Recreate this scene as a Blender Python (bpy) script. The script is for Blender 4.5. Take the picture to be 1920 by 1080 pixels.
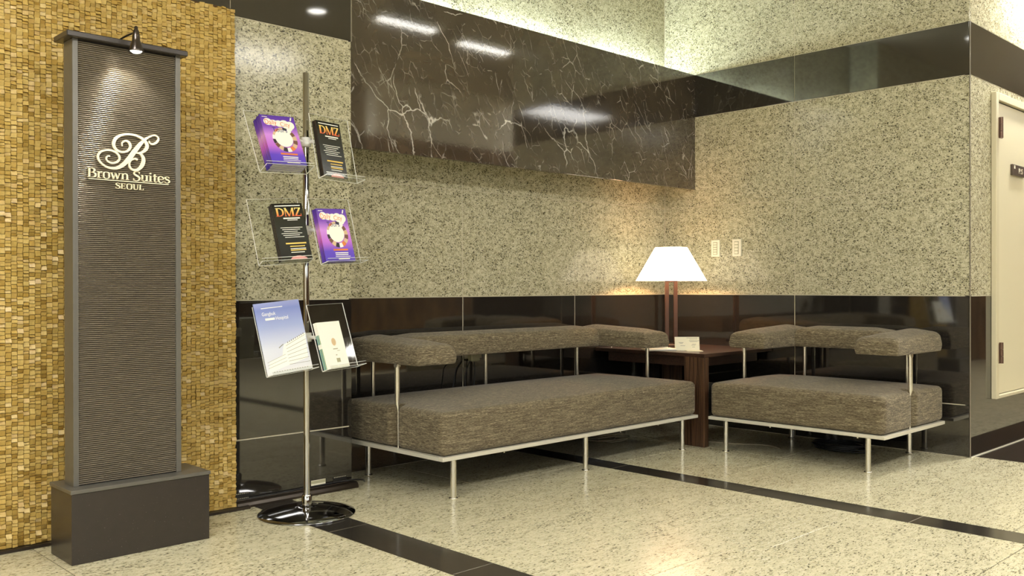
import bpy, bmesh, math, random
from mathutils import Vector, Matrix
random.seed(7)
S = bpy.context.scene
for o in list(bpy.data.objects):
    bpy.data.objects.remove(o, do_unlink=True)
COL = S.collection

# ------------------------------------------------------------------ camera
FPX = 1725.89
YAW, PIT, ROL = math.radians(44.1738), math.radians(-0.1264), math.radians(-0.1053)
CAMP = Vector((-5.5006, -4.0532, 0.98))
fw = Vector((math.sin(YAW)*math.cos(PIT), math.cos(YAW)*math.cos(PIT), math.sin(PIT)))
rt = Vector((math.cos(YAW), -math.sin(YAW), 0)); up = rt.cross(fw)
rr = rt*math.cos(ROL) + up*math.sin(ROL); uu = -rt*math.sin(ROL) + up*math.cos(ROL)
cd = bpy.data.cameras.new('camera'); cam = bpy.data.objects.new('camera', cd); COL.objects.link(cam)
cd.sensor_width = 36; cd.lens = 36*FPX/1920; cd.clip_start = .05
cam.matrix_world = Matrix(((rr.x, uu.x, -fw.x, CAMP.x), (rr.y, uu.y, -fw.y, CAMP.y), (rr.z, uu.z, -fw.z, CAMP.z), (0, 0, 0, 1)))
S.camera = cam

# ------------------------------------------------------------------ world, light, exposure
W = bpy.data.worlds.new('world'); S.world = W; W.use_nodes = True
W.node_tree.nodes['Background'].inputs[0].default_value = (1, .96, .86, 1)
W.node_tree.nodes['Background'].inputs[1].default_value = .15
S.view_settings.view_transform = 'Standard'; S.view_settings.look = 'None'
S.view_settings.gamma = 1; S.view_settings.use_curve_mapping = False
S.view_settings.exposure = 0.45
CEIL_E = 24.0       # emission of the main ceiling fixtures
SMALL_E = 7.0       # emission of the small fixtures near the seating
FILL_E = 0.9         # glow of the added fill windows behind the camera
COVE_E = 85.0       # fluorescent tubes in the cove over the marble panel
CEIL_Z = 3.25

# ------------------------------------------------------------------ materials
def srgb(r, g, b):
    f = lambda c: (c/255/12.92 if c/255 <= .04045 else ((c/255+.055)/1.055)**2.4)
    return (f(r), f(g), f(b), 1)
class N:
    def __init__(s, name):
        s.m = bpy.data.materials.new(name); s.m.use_nodes = True; s.t = s.m.node_tree; s.n = s.t.nodes
        s.b = s.n['Principled BSDF']; s.out = s.n['Material Output']
    def add(s, t, **k):
        n = s.n.new(t)
        for a, v in k.items():
            if a[0] == '_': n.inputs[a[1:].replace('_', ' ')].default_value = v
            else: setattr(n, a, v)
        return n
    def link(s, a, b): s.t.links.new(a, b)
    def p(s, **k):
        for a, v in k.items(): s.b.inputs[a.replace('_', ' ')].default_value = v
        return s
    def coord(s, scale=(1, 1, 1), rnd=False, rot=(0, 0, 0)):
        tc = s.add('ShaderNodeTexCoord'); mp = s.add('ShaderNodeMapping')
        mp.inputs['Scale'].default_value = scale; mp.inputs['Rotation'].default_value = rot
        s.link(tc.outputs['Object'], mp.inputs['Vector'])
        if rnd:
            oi = s.add('ShaderNodeObjectInfo'); mu = s.add('ShaderNodeVectorMath', operation='SCALE')
            cx = s.add('ShaderNodeCombineXYZ')
            for i in range(3): s.link(oi.outputs['Random'], cx.inputs[i])
            s.link(cx.outputs[0], mu.inputs[0]); mu.inputs['Scale'].default_value = 37.0
            s.link(mu.outputs[0], mp.inputs['Location'])
        return mp.outputs[0]
    def noise(s, vec, scale, detail=2, rough=.5, dist=0):
        n = s.add('ShaderNodeTexNoise'); s.link(vec, n.inputs['Vector'])
        n.inputs['Scale'].default_value = scale; n.inputs['Detail'].default_value = detail
        n.inputs['Roughness'].default_value = rough; n.inputs['Distortion'].default_value = dist
        return n.outputs['Fac']
    def ramp(s, fac, stops, interp='LINEAR'):
        r = s.add('ShaderNodeValToRGB'); e = r.color_ramp.elements; r.color_ramp.interpolation = interp
        while len(e) < len(stops): e.new(.5)
        for i, (p, c) in enumerate(stops):
            e[i].position = p; e[i].color = c if len(c) == 4 else (*c, 1)
        s.link(fac, r.inputs['Fac']); return r.outputs['Color']
    def mix(s, f, a, b, mode='MIX'):
        m = s.add('ShaderNodeMix', data_type='RGBA', blend_type=mode)
        for v, i in ((f, 0), (a, 6), (b, 7)):
            if hasattr(v, 'is_linked'): s.link(v, m.inputs[i])
            else: m.inputs[i].default_value = v
        return m.outputs[2]
    def math(s, op, a, b=0.0, clamp=False):
        m = s.add('ShaderNodeMath', operation=op, use_clamp=clamp)
        for i, v in enumerate((a, b)):
            if hasattr(v, 'is_linked'): s.link(v, m.inputs[i])
            else: m.inputs[i].default_value = v
        return m.outputs[0]
    def bump(s, h, strength, dist):
        b = s.add('ShaderNodeBump'); b.inputs['Strength'].default_value = strength; b.inputs['Distance'].default_value = dist
        s.link(h, b.inputs['Height']); s.link(b.outputs[0], s.b.inputs['Normal'])
    def base(s, c):
        if hasattr(c, 'is_linked'): s.link(c, s.b.inputs['Base Color'])
        else: s.b.inputs['Base Color'].default_value = c
        return s

def plain(name, col, rough=.5, metal=0, spec=.5, **k):
    n = N(name); n.base(col); n.p(Roughness=rough, Metallic=metal); n.b.inputs['Specular IOR Level'].default_value = spec
    for a, v in k.items(): n.b.inputs[a.replace('_', ' ')].default_value = v
    return n.m

def granite(name, base, light, dark, stretch, rot, rough, speck=.57, fine=108, spec=.27, deep=.03):
    n = N(name); v = n.coord(stretch, True, rot)
    big = n.noise(v, 6, 3, .55, .6)
    mid = n.noise(v, 34, 3, .65, .5)
    c = n.mix(n.ramp(mid, [(.38, (0, 0, 0)), (.60, (1, 1, 1))]), base, light)
    sp = n.noise(v, fine, 2, .6, .35)
    spm = n.math('ADD', sp, n.math('MULTIPLY', n.math('SUBTRACT', big, .5), .16))
    spm = n.math('ADD', spm, n.math('MULTIPLY', n.math('SUBTRACT', mid, .5), -.16))
    g = n.ramp(spm, [(speck-.06, (0, 0, 0)), (speck+.02, (1, 1, 1))])
    c = n.mix(n.math('MULTIPLY', g, .55), c, dark)
    g2 = n.ramp(spm, [(speck+.025, (0, 0, 0)), (speck+.055, (1, 1, 1))])
    c = n.mix(n.math('MULTIPLY', g2, .92), c, (deep, deep*.85, deep*.5, 1))
    wf = n.noise(v, fine*.9, 2, .5)
    c = n.mix(n.math('MULTIPLY', n.ramp(wf, [(.60, (0, 0, 0)), (.66, (1, 1, 1))]), .6), c, (.80, .77, .62, 1))
    n.base(c); n.p(Roughness=rough); n.b.inputs['Specular IOR Level'].default_value = spec
    return n.m

M = {}
M['granite'] = granite('wall_granite', srgb(168, 162, 132), srgb(202, 197, 168), srgb(106, 99, 76), (1, 1, 1.45), (.5, .6, .35), .12, speck=.575)
M['floor'] = granite('floor_granite', srgb(197, 190, 158), srgb(213, 206, 174), srgb(120, 110, 80), (.5, 1.35, 1), (0, 0, .1), .17, speck=.600, fine=135, deep=.05)
def blackstone(name, col, rough):
    n = N(name); v = n.coord((1, 1, 1), True)
    f = n.noise(v, 240, 2, .6); g = n.noise(v, 9, 4, .6)
    c = n.mix(n.ramp(f, [(.68, (0, 0, 0)), (.74, (1, 1, 1))]), col, (.12, .11, .10, 1))
    c = n.mix(n.math('MULTIPLY', g, .5), c, (.03, .026, .021, 1))
    n.base(c); n.p(Roughness=rough); n.b.inputs['Specular IOR Level'].default_value = .5; n.b.inputs['IOR'].default_value = 2.2
    return n.m
M['black'] = blackstone('black_granite', (.012, .0105, .0095, 1), .045)
M['blackfloor'] = blackstone('black_floor_granite', (.03, .026, .021, 1), .14)
def marble():
    n = N('brown_marble'); v = n.coord((1, 1, 1), True, (.3, .5, .35))
    cl = n.noise(v, 3.2, 5, .6, .8)
    c = n.ramp(cl, [(.3, srgb(50, 43, 37)), (.7, srgb(82, 72, 58))])
    wn = n.add('ShaderNodeTexNoise'); n.link(v, wn.inputs['Vector']); wn.inputs['Scale'].default_value = 4.5; wn.inputs['Detail'].default_value = 5
    wsub = n.add('ShaderNodeVectorMath', operation='SUBTRACT'); n.link(wn.outputs['Color'], wsub.inputs[0]); wsub.inputs[1].default_value = (.5, .5, .5)
    def veins(sc, warp, lo, width, gatesc, g0, g1, amt, off):
        mp = n.add('ShaderNodeMapping'); n.link(v, mp.inputs['Vector']); mp.inputs['Scale'].default_value = (1.5, 1.5, .75); mp.inputs['Location'].default_value = off
        sc_ = n.add('ShaderNodeVectorMath', operation='SCALE'); n.link(wsub.outputs[0], sc_.inputs[0]); sc_.inputs['Scale'].default_value = warp
        ad = n.add('ShaderNodeVectorMath', operation='ADD'); n.link(mp.outputs[0], ad.inputs[0]); n.link(sc_.outputs[0], ad.inputs[1])
        vo = n.add('ShaderNodeTexVoronoi', feature='DISTANCE_TO_EDGE'); n.link(ad.outputs[0], vo.inputs['Vector']); vo.inputs['Scale'].default_value = sc
        line = n.ramp(vo.outputs['Distance'], [(lo, (1, 1, 1)), (lo+width, (0, 0, 0))])
        gate = n.ramp(n.noise(ad.outputs[0], gatesc, 3, .6), [(g0, (0, 0, 0)), (g1, (1, 1, 1))])
        return n.math('MULTIPLY', n.math('MULTIPLY', line, gate), amt)
    a = veins(3.0, .20, .002, .010, 3.4, .52, .60, .9, (3, 1, 7))
    b = veins(6.8, .13, .003, .017, 6.0, .50, .60, .55, (1, 9, 2))
    d = veins(15, .10, .003, .028, 9.0, .50, .62, .32, (5, 2, 4))
    f = n.math('MAXIMUM', n.math('MAXIMUM', a, b), d)
    c = n.mix(f, c, srgb(212, 209, 202))
    n.base(c); n.p(Roughness=.06); n.b.inputs['Specular IOR Level'].default_value = .5; n.b.inputs['IOR'].default_value = 2.1
    hb = n.noise(v, 60, 2, .5); n.bump(hb, .03, .002)
    return n.m
M['marble'] = marble()
def fabric():
    n = N('grey_brown_tweed')
    geo = n.add('ShaderNodeNewGeometry'); tc = n.add('ShaderNodeTexCoord')
    sx = n.add('ShaderNodeSeparateXYZ'); n.link(tc.outputs['Normal'], sx.inputs[0])
    def st(scale):
        mp = n.add('ShaderNodeMapping'); n.link(tc.outputs['Object'], mp.inputs['Vector']); mp.inputs['Scale'].default_value = scale
        return mp.outputs[0]
    az = n.math('ABSOLUTE', sx.outputs['Z']); topm = n.ramp(az, [(.45, (0, 0, 0)), (.8, (1, 1, 1))])
    side = n.noise(st((60, 60, 330)), 1, 3, .7); top = n.noise(st((60, 330, 60)), 1, 3, .7)
    slub = n.noise(st((14, 14, 170)), 1, 2, .6); slubt = n.noise(st((14, 170, 14)), 1, 2, .6)
    fn = n.noise(st((420, 420, 420)), 1, 2, .6)
    a = n.mix(topm, side, top); b = n.mix(topm, slub, slubt)
    v = n.math('ADD', n.math('MULTIPLY', a, .50), n.math('MULTIPLY', b, .28)); v = n.math('ADD', v, n.math('MULTIPLY', fn, .26))
    c = n.ramp(v, [(.38, srgb(56, 48, 37)), (.47, srgb(92, 82, 64)), (.55, srgb(121, 110, 87)), (.63, srgb(158, 147, 120)), (.68, srgb(200, 190, 159))])
    n.base(c); n.p(Roughness=.95); n.b.inputs['Specular IOR Level'].default_value = .15
    n.b.inputs['Sheen Weight'].default_value = .15
    n.bump(v, .5, .004); return n.m
M['fabric'] = fabric()
M['underside'] = plain('dark_underside_cloth', srgb(34, 30, 26), .9)
M['steel'] = plain('satin_steel', (.78, .75, .68, 1), .24, 1)
M['rail'] = plain('brushed_aluminium', (.72, .69, .58, 1), .4, .25)
M['chrome'] = plain('chrome', (.52, .515, .51, 1), .07, 1)
M['chromebase'] = plain('dark_chrome', (.25, .25, .26, 1), .07, 1)
M['backing'] = plain('joint_mortar', srgb(196, 188, 164), .8)
M['grout'] = plain('floor_grout', srgb(70, 63, 46), .9)
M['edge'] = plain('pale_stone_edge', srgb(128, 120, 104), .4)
def mosaic():
    n = N('honey_onyx_mosaic'); geo = n.add('ShaderNodeNewGeometry'); oi = n.add('ShaderNodeObjectInfo')
    r = n.math('FRACT', n.math('ADD', geo.outputs['Random Per Island'], n.math('MULTIPLY', oi.outputs['Random'], 7.3)))
    v = geo.outputs['Position']; f = n.noise(v, 70, 3, .6, .6)
    c = n.ramp(r, [(0, srgb(184, 151, 76)), (.3, srgb(194, 163, 87)), (.7, srgb(201, 172, 98)), (1, srgb(210, 183, 111))])
    c = n.mix(n.math('MULTIPLY', n.ramp(f, [(.45, (0, 0, 0)), (.75, (1, 1, 1))]), .38), c, srgb(140, 107, 44))
    n.base(c); n.p(Roughness=.30); n.b.inputs['Specular IOR Level'].default_value = .45
    n.bump(f, .25, .003); return n.m
M['mosaic'] = mosaic()
M['mosaicback'] = plain('mosaic_bed', srgb(84, 58, 22), .8)
def signm(name, col, rough, metal):
    n = N(name); v = n.coord(); f = n.noise(v, 30, 4, .6); g = n.noise(v, 300, 2, .5)
    c = n.mix(n.math('MULTIPLY', f, .35), col, (col[0]*1.7, col[1]*1.65, col[2]*1.6, 1))
    c = n.mix(n.ramp(g, [(.74, (0, 0, 0)), (.78, (1, 1, 1))]), c, (.3, .28, .25, 1))
    n.base(c); n.p(Roughness=rough, Metallic=metal); return n.m
M['sign'] = signm('bronze_painted_metal', srgb(60, 55, 51), .27, .35)
M['signframe'] = signm('slate_grey_edge', srgb(108, 106, 100), .38, .5)
M['rib'] = signm('ribbed_dark_bronze', srgb(128, 120, 106), .24, .6)
M['ivory'] = plain('ivory_lettering', srgb(238, 228, 196), .45)
M['blackmetal'] = plain('black_metal', (.02, .018, .017, 1), .35, .6)
M['lampmetal'] = plain('gunmetal', (.13, .11, .1, 1), .25, 1)
def emit(name, col, e):
    n = N(name); n.base((*col, 1)); n.b.inputs['Emission Color'].default_value = (*col, 1); n.b.inputs['Emission Strength'].default_value = e
    return n.m
M['small_e'] = emit('small_diffuser', (1, .978, .93), SMALL_E)
M['wash_e'] = emit('door_wash_diffuser', (1, .97, .9), 260)
M['window_e'] = emit('fill_pane', (.93, .97, 1), FILL_E)
M['ceil_e'] = emit('ceiling_diffuser', (1, .978, .93), CEIL_E)
M['cove_e'] = emit('cove_tube', (.80, .95, 1), COVE_E)
M['spot_e'] = emit('picture_lamp_bulb', (1, .96, .86), 60)
M['shade'] = emit('white_lamp_shade', (1, .84, .62), 2.6)
M['bulb'] = emit('warm_bulb', (1, .78, .5), 20)
M['ceil'] = plain('ceiling_white', srgb(176, 168, 148), .8)
def wood(name, a, b, axis, sc):
    n = N(name); s = [3, 3, 3]
    for i in range(3):
        if i != axis: s[i] = sc
    f = n.noise(n.coord(tuple(s), True), 1, 3, .6); c = n.ramp(f, [(.38, a), (.62, b)])
    n.base(c); n.p(Roughness=.28); return n.m
M['tablewood'] = wood('dark_striped_wood', srgb(42, 27, 19), srgb(104, 76, 54), 2, 190)
M['tabletop'] = wood('dark_polished_wood', srgb(46, 30, 22), srgb(70, 48, 36), 0, 120)
M['lampwood'] = plain('reddish_lamp_wood', srgb(70, 46, 33), .35)
M['farwood'] = wood('far_wood_panel', srgb(78, 54, 36), srgb(122, 92, 60), 2, 9)
M['farstone'] = plain('far_plaster', srgb(236, 230, 212), .7)
M['fardark'] = plain('far_dark', srgb(64, 54, 44), .6)
M['door'] = plain('cream_door_paint', srgb(214, 206, 176), .42)
M['doorframe'] = plain('cream_frame_paint', srgb(206, 197, 166), .42)
M['hinge'] = plain('copper_hinge', srgb(112, 88, 74), .35, .6)
M['plate'] = plain('brown_plate', srgb(74, 62, 52), .35)
M['white'] = plain('white_plastic', srgb(240, 234, 212), .4)
M['greyplastic'] = plain('grey_plastic', srgb(178, 172, 148), .45)
M['switchgrey'] = plain('switch_inset', srgb(176, 172, 140), .5)
M['dark'] = plain('dark_gap', (.012, .011, .009, 1), .6)
M['cable'] = plain('black_cable', (.012, .012, .013, 1), .4)
M['cablew'] = plain('pale_cable', srgb(170, 160, 138), .5)
M['trunk'] = plain('dark_trunking', srgb(60, 52, 44), .3, .5)
def acrylic():
    n = N('clear_acrylic'); n.n.remove(n.b)
    tr = n.add('ShaderNodeBsdfTransparent'); tr.inputs[0].default_value = (.95, .96, .94, 1)
    gl = n.add('ShaderNodeBsdfGlossy'); gl.inputs['Roughness'].default_value = .04
    lw = n.add('ShaderNodeLayerWeight'); lw.inputs['Blend'].default_value = .5
    k_ = n.math('ADD', n.math('MULTIPLY', n.math('POWER', lw.outputs['Facing'], 4.0), .35), .03)
    mx = n.add('ShaderNodeMixShader'); n.link(k_, mx.inputs[0]); n.link(tr.outputs[0], mx.inputs[1]); n.link(gl.outputs[0], mx.inputs[2])
    n.link(mx.outputs[0], n.out.inputs[0]); return n.m
M['acrylic'] = acrylic()
def acredge():
    n = N('acrylic_cut_edge'); n.base((.92, .92, .88, 1)); n.p(Roughness=.25)
    return n.m
M['acredge'] = acredge()
M['paper'] = plain('white_paper', srgb(246, 244, 232), .6)
M['cream'] = plain('cream_paper', srgb(238, 232, 204), .6)
M['ink'] = plain('grey_ink', srgb(140, 138, 122), .6)
M['inkdark'] = plain('dark_ink', srgb(48, 44, 44), .5)
def zgrad(name, stops, h, rough=.3):
    n = N(name); tc = n.add('ShaderNodeTexCoord'); sx = n.add('ShaderNodeSeparateXYZ'); n.link(tc.outputs['Object'], sx.inputs[0])
    n.base(n.ramp(n.math('DIVIDE', sx.outputs['Z'], h), stops)); n.p(Roughness=rough); return n.m
M['purple'] = zgrad('purple_cover', [(0, srgb(84, 62, 190)), (.2, srgb(100, 72, 196)), (.38, srgb(192, 112, 214)), (.6, srgb(206, 140, 224)), (.78, srgb(126, 72, 188)), (1, srgb(84, 52, 160))], .235)
M['purplespine'] = zgrad('purple_spine', [(0, srgb(70, 50, 150)), (.25, srgb(110, 70, 150)), (.4, srgb(190, 90, 170)), (.6, srgb(224, 170, 200)), (.75, srgb(110, 70, 160)), (1, srgb(70, 45, 140))], .235)
M['dmzblack'] = zgrad('black_cover', [(0, srgb(30, 30, 28)), (.45, srgb(46, 48, 44)), (.8, srgb(44, 44, 34)), (1, srgb(20, 20, 16))], .25, .16)
M['dmzletter'] = zgrad('orange_letter', [(.76, srgb(226, 80, 60)), (.86, srgb(250, 190, 90)), (.92, srgb(252, 232, 150))], .25)
M['dmzspine'] = plain('black_spine', srgb(60, 48, 40), .4)
M['sky'] = zgrad('brochure_sky', [(0, srgb(226, 226, 226)), (.35, srgb(212, 216, 228)), (.65, srgb(156, 168, 210)), (.9, srgb(122, 136, 196)), (1, srgb(150, 158, 206))], .30, .55)
M['orange'] = plain('orange_ink', srgb(224, 128, 62), .5)
M['blueink'] = plain('blue_ink', srgb(44, 62, 110), .5)
M['yellowink'] = plain('yellow_ink', srgb(232, 196, 96), .5)
M['lilac'] = plain('lilac_ink', srgb(226, 150, 90), .5)
M['pinkink'] = plain('pink_ink', srgb(244, 170, 170), .5)
M['greenphoto'] = plain('green_photo', srgb(150, 172, 120), .5)
M['tealphoto'] = plain('teal_photo', srgb(80, 140, 150), .5)
M['brownphoto'] = plain('brown_photo', srgb(120, 84, 62), .5)
M['tanphoto'] = plain('tan_photo', srgb(214, 186, 144), .5)

# ------------------------------------------------------------------ mesh helpers
class MB:
    """collects vertices and faces of one mesh"""
    def __init__(s): s.v = []; s.f = []; s.mi = []; s.cur = 0; s.smooth = []
    def face(s, pts, sm=False):
        i = len(s.v); s.v += [tuple(p) for p in pts]; s.f.append(tuple(range(i, i+len(pts)))); s.mi.append(s.cur); s.smooth.append(sm)
    def grid(s, rows, closed=False, sm=True):
        i = len(s.v); n = len(rows[0])
        for r in rows: s.v += [tuple(p) for p in r]
        for a in range(len(rows)-1):
            for b in range(n if closed else n-1):
                c = (b+1) % n
                s.f.append((i+a*n+b, i+a*n+c, i+(a+1)*n+c, i+(a+1)*n+b)); s.mi.append(s.cur); s.smooth.append(sm)
        return i
    def box(s, x0, x1, y0, y1, z0, z1, bv=0.0):
        if bv <= 0:
            P = [(x0, y0, z0), (x1, y0, z0), (x1, y1, z0), (x0, y1, z0), (x0, y0, z1), (x1, y0, z1), (x1, y1, z1), (x0, y1, z1)]
            i = len(s.v); s.v += P
            for f in ((0, 3, 2, 1), (4, 5, 6, 7), (0, 1, 5, 4), (1, 2, 6, 5), (2, 3, 7, 6), (3, 0, 4, 7)):
                s.f.append(tuple(i+k for k in f)); s.mi.append(s.cur); s.smooth.append(False)
            return s
        bm = bmesh.new(); bmesh.ops.create_cube(bm, size=1)
        for v in bm.verts:
            v.co = Vector((x0 if v.co.x < 0 else x1, y0 if v.co.y < 0 else y1, z0 if v.co.z < 0 else z1))
        bmesh.ops.bevel(bm, geom=list(bm.edges), offset=bv, segments=1, affect='EDGES', profile=.5)
        i = len(s.v); bm.verts.index_update(); s.v += [tuple(v.co) for v in bm.verts]
        for f in bm.faces:
            s.f.append(tuple(i+v.index for v in f.verts)); s.mi.append(s.cur); s.smooth.append(False)
        bm.free(); return s
    def tube(s, pts, r, n=10, cap=True):
        pts = [Vector(p) for p in pts]; rs = r if isinstance(r, (list, tuple)) else [r]*len(pts)
        t0 = (pts[1]-pts[0]).normalized(); a = Vector((0, 0, 1)) if abs(t0.z) < .9 else Vector((1, 0, 0))
        u = t0.cross(a).normalized(); rows = []
        for k, p in enumerate(pts):
            t = (pts[min(k+1, len(pts)-1)]-pts[max(k-1, 0)]).normalized()
            u = (u - t*u.dot(t)).normalized(); w = t.cross(u)
            rows.append([p + (u*math.cos(2*math.pi*j/n) + w*math.sin(2*math.pi*j/n))*rs[k] for j in range(n)])
        s.grid(rows, True)
        if cap: s.face(rows[0][::-1]); s.face(rows[-1])
        return s
    def lathe(s, prof, c=(0, 0, 0), n=32, cap=True):
        rows = [[(c[0]+r*math.cos(2*math.pi*j/n), c[1]+r*math.sin(2*math.pi*j/n), c[2]+z) for j in range(n)] for r, z in prof]
        s.grid(rows, True)
        if cap: s.face(rows[0][::-1]); s.face(rows[-1])
        return s
    def prism(s, poly, y0, y1):
        """polygon in x,z extruded along y (front face at y0)"""
        n = len(poly); s.face([(x, y0, z) for x, z in poly]); s.face([(x, y1, z) for x, z in poly][::-1])
        for k in range(n):
            (a, b), (c, d) = poly[k], poly[(k+1) % n]
            s.face([(a, y0, b), (a, y1, b), (c, y1, d), (c, y0, d)])
        return s
    def ribbon(s, pts, y0, y1, closed=False):
        """variable width stroke in x,z; pts (x,z,w)"""
        L = []; R = []
        for k, (x, z, w) in enumerate(pts):
            a = pts[max(k-1, 0)]; b = pts[min(k+1, len(pts)-1)]
            dx, dz = b[0]-a[0], b[1]-a[1]; l = math.hypot(dx, dz) or 1
            nx, nz = -dz/l, dx/l
            L.append((x+nx*w/2, z+nz*w/2)); R.append((x-nx*w/2, z-nz*w/2))
        for k in range(len(pts)-1):
            q = [L[k], R[k], R[k+1], L[k+1]]
            s.face([(x, y0, z) for x, z in q])
            s.face([(L[k][0], y0, L[k][1]), (L[k+1][0], y0, L[k+1][1]), (L[k+1][0], y1, L[k+1][1]), (L[k][0], y1, L[k][1])])
            s.face([(R[k][0], y0, R[k][1]), (R[k][0], y1, R[k][1]), (R[k+1][0], y1, R[k+1][1]), (R[k+1][0], y0, R[k+1][1])])
        for e, k in ((0, 0), (1, len(pts)-1)):
            s.face([(L[k][0], y0, L[k][1]), (L[k][0], y1, L[k][1]), (R[k][0], y1, R[k][1]), (R[k][0], y0, R[k][1])])
        return s
    def rbox(s, x0, x1, y0, y1, z0, z1, r, crown=0, step=.05, fn=None, flat=False):
        """soft rounded cushion; flat keeps the lower edge crisp"""
        zc = z0
        if flat: z0 = z0-r*.8
        c = Vector(((x0+x1)/2, (y0+y1)/2, (z0+z1)/2)); h = Vector(((x1-x0)/2, (y1-y0)/2, (z1-z0)/2))
        def ax(hh):
            e = [r*t for t in (0, .2, .45, .75, 1)]
            inn = max(1, int((2*hh-2*r)/step)); mid = [-hh+r+(2*hh-2*r)*k/inn for k in range(1, inn)]
            return [-hh+q for q in e] + mid + [hh-q for q in e[::-1]]
        A = [ax(h.x), ax(h.y), ax(h.z)]
        def m(p):
            q = Vector([max(-h[i]+r, min(h[i]-r, p[i])) for i in range(3)]); d = p-q
            if d.length > 1e-9: p = q + d.normalized()*r
            if crown and p.z > -h.z+1e-4:
                k = (p.z+h.z)/(2*h.z)
                p = p + Vector((0, 0, crown*k*max(0, 1-(p.x/h.x)**4)*max(0, 1-abs(p.y/h.y)**2.5)))
            p = p + c
            if flat and p.z < zc: p.z = zc
            return fn(p) if fn else p
        for d in range(3):
            e, f = (d+1) % 3, (d+2) % 3
            for sg in (-1, 1):
                rows = []
                for a in A[e]:
                    row = []
                    for b in A[f]:
                        p = Vector((0, 0, 0)); p[d] = sg*h[d]; p[e] = a; p[f] = b; row.append(m(p))
                    rows.append(row if sg > 0 else row[::-1])
                s.grid(rows)
        return s
    def cushion(s, x0, x1, y0, y1, z0, z1, rt, rv, crown=0, fn=None):
        """bolster: crisp lower edge, small vertical corners, round top"""
        cx, cy, hx, hy = (x0+x1)/2, (y0+y1)/2, (x1-x0)/2, (y1-y0)/2; mh = min(hx, hy)
        def ring(inset, z):
            r = min(rv+.55*inset, mh-inset-.0004) if inset < mh-.0005 else 0; ax, ay = hx-inset-r, hy-inset-r; out = []
            for q, (sx, sy) in enumerate(((1, 1), (-1, 1), (-1, -1), (1, -1))):
                for k in range(5):
                    a = math.pi/2*(q+k/4); out.append(Vector((cx+sx*ax+r*math.cos(a), cy+sy*ay+r*math.sin(a), z)))
                nx, ny = ((-1, 1), (-1, -1), (1, -1), (1, 1))[q]; a = math.pi/2*(q+1)
                A = out[-1]; B = Vector((cx+nx*ax+r*math.cos(a), cy+ny*ay+r*math.sin(a), z)); n = int(2*(hx if q in (0, 2) else hy)/.035)
                for k in range(1, n): out.append(A.lerp(B, k/n))
            return [fn(p) for p in out] if fn else out
        rows = [ring(.012, z0), ring(.003, z0), ring(0, z0+.004)]
        for k in range(1, 5): t = k/5; rows.append(ring(-.0035*math.sin(math.pi*t), z0+.004+(z1-rt-z0-.004)*t))
        zc = z1-rt
        for k in range(0, 7):
            a = math.pi/2*k/7; rows.append(ring(rt*(1-math.cos(a)), zc+rt*math.sin(a)))
        for k in range(0, 6):
            i = rt+(mh-rt-.004)*k/5; rows.append(ring(i, z1+crown*(1-(1-(i-rt)/(mh-rt))**2)))
        s.grid(rows, True); s.face(rows[0][::-1]); s.face(rows[-1], True)
        return s
    def build(s, name, mats, parent=None, loc=None, weld=False):
        me = bpy.data.meshes.new(name); me.from_pydata(s.v, [], s.f)
        mats = mats if isinstance(mats, (list, tuple)) else [mats]
        for m_ in mats: me.materials.append(m_)
        me.polygons.foreach_set('material_index', s.mi); me.polygons.foreach_set('use_smooth', s.smooth)
        if weld:
            bm = bmesh.new(); bm.from_mesh(me); bmesh.ops.remove_doubles(bm, verts=bm.verts, dist=1e-5); bm.to_mesh(me); bm.free()
        me.update()
        o = bpy.data.objects.new(name, me); COL.objects.link(o)
        if parent: o.parent = parent
        if loc: o.location = loc
        return o

def link_copy(src, parent=None, loc=None):
    o = src.copy(); COL.objects.link(o)
    if parent: o.parent = parent
    if loc is not None: o.location = loc
    return o
def thing(name, label, cat, loc=(0, 0, 0), rz=0, group=None):
    o = bpy.data.objects.new(name, None); COL.objects.link(o); o.location = loc; o.rotation_euler = (0, 0, rz)
    o.empty_display_size = .05; tag(o, label, cat, group); return o
def tag(o, label, cat, group=None):
    o['label'] = label; o['category'] = cat
    if group: o['group'] = group
    return o
def struct(o): o['kind'] = 'structure'; return o
def catmull(pts, n=6):
    out = []
    for k in range(len(pts)-1):
        p0, p1, p2, p3 = pts[max(k-1, 0)], pts[k], pts[k+1], pts[min(k+2, len(pts)-1)]
        for j in range(n):
            t = j/n
            out.append(tuple(.5*((2*p1[i])+(-p0[i]+p2[i])*t+(2*p0[i]-5*p1[i]+4*p2[i]-p3[i])*t*t+(-p0[i]+3*p1[i]-3*p2[i]+p3[i])*t**3) for i in range(len(p1))))
    out.append(tuple(pts[-1])); return out

# ================================================================== ROOM SHELL
HD, HJ, B0, B1, PZ, GR = .919, .297, 2.176, 2.478, 1.662, 1.54
XL = -2.925            # left end of the recess
YQ = -.278             # face of the left wall
YP = -.264             # face of the marble panel
YR = -2.121            # outer corner of the right wall
G = .0016              # half of a granite joint

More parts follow.
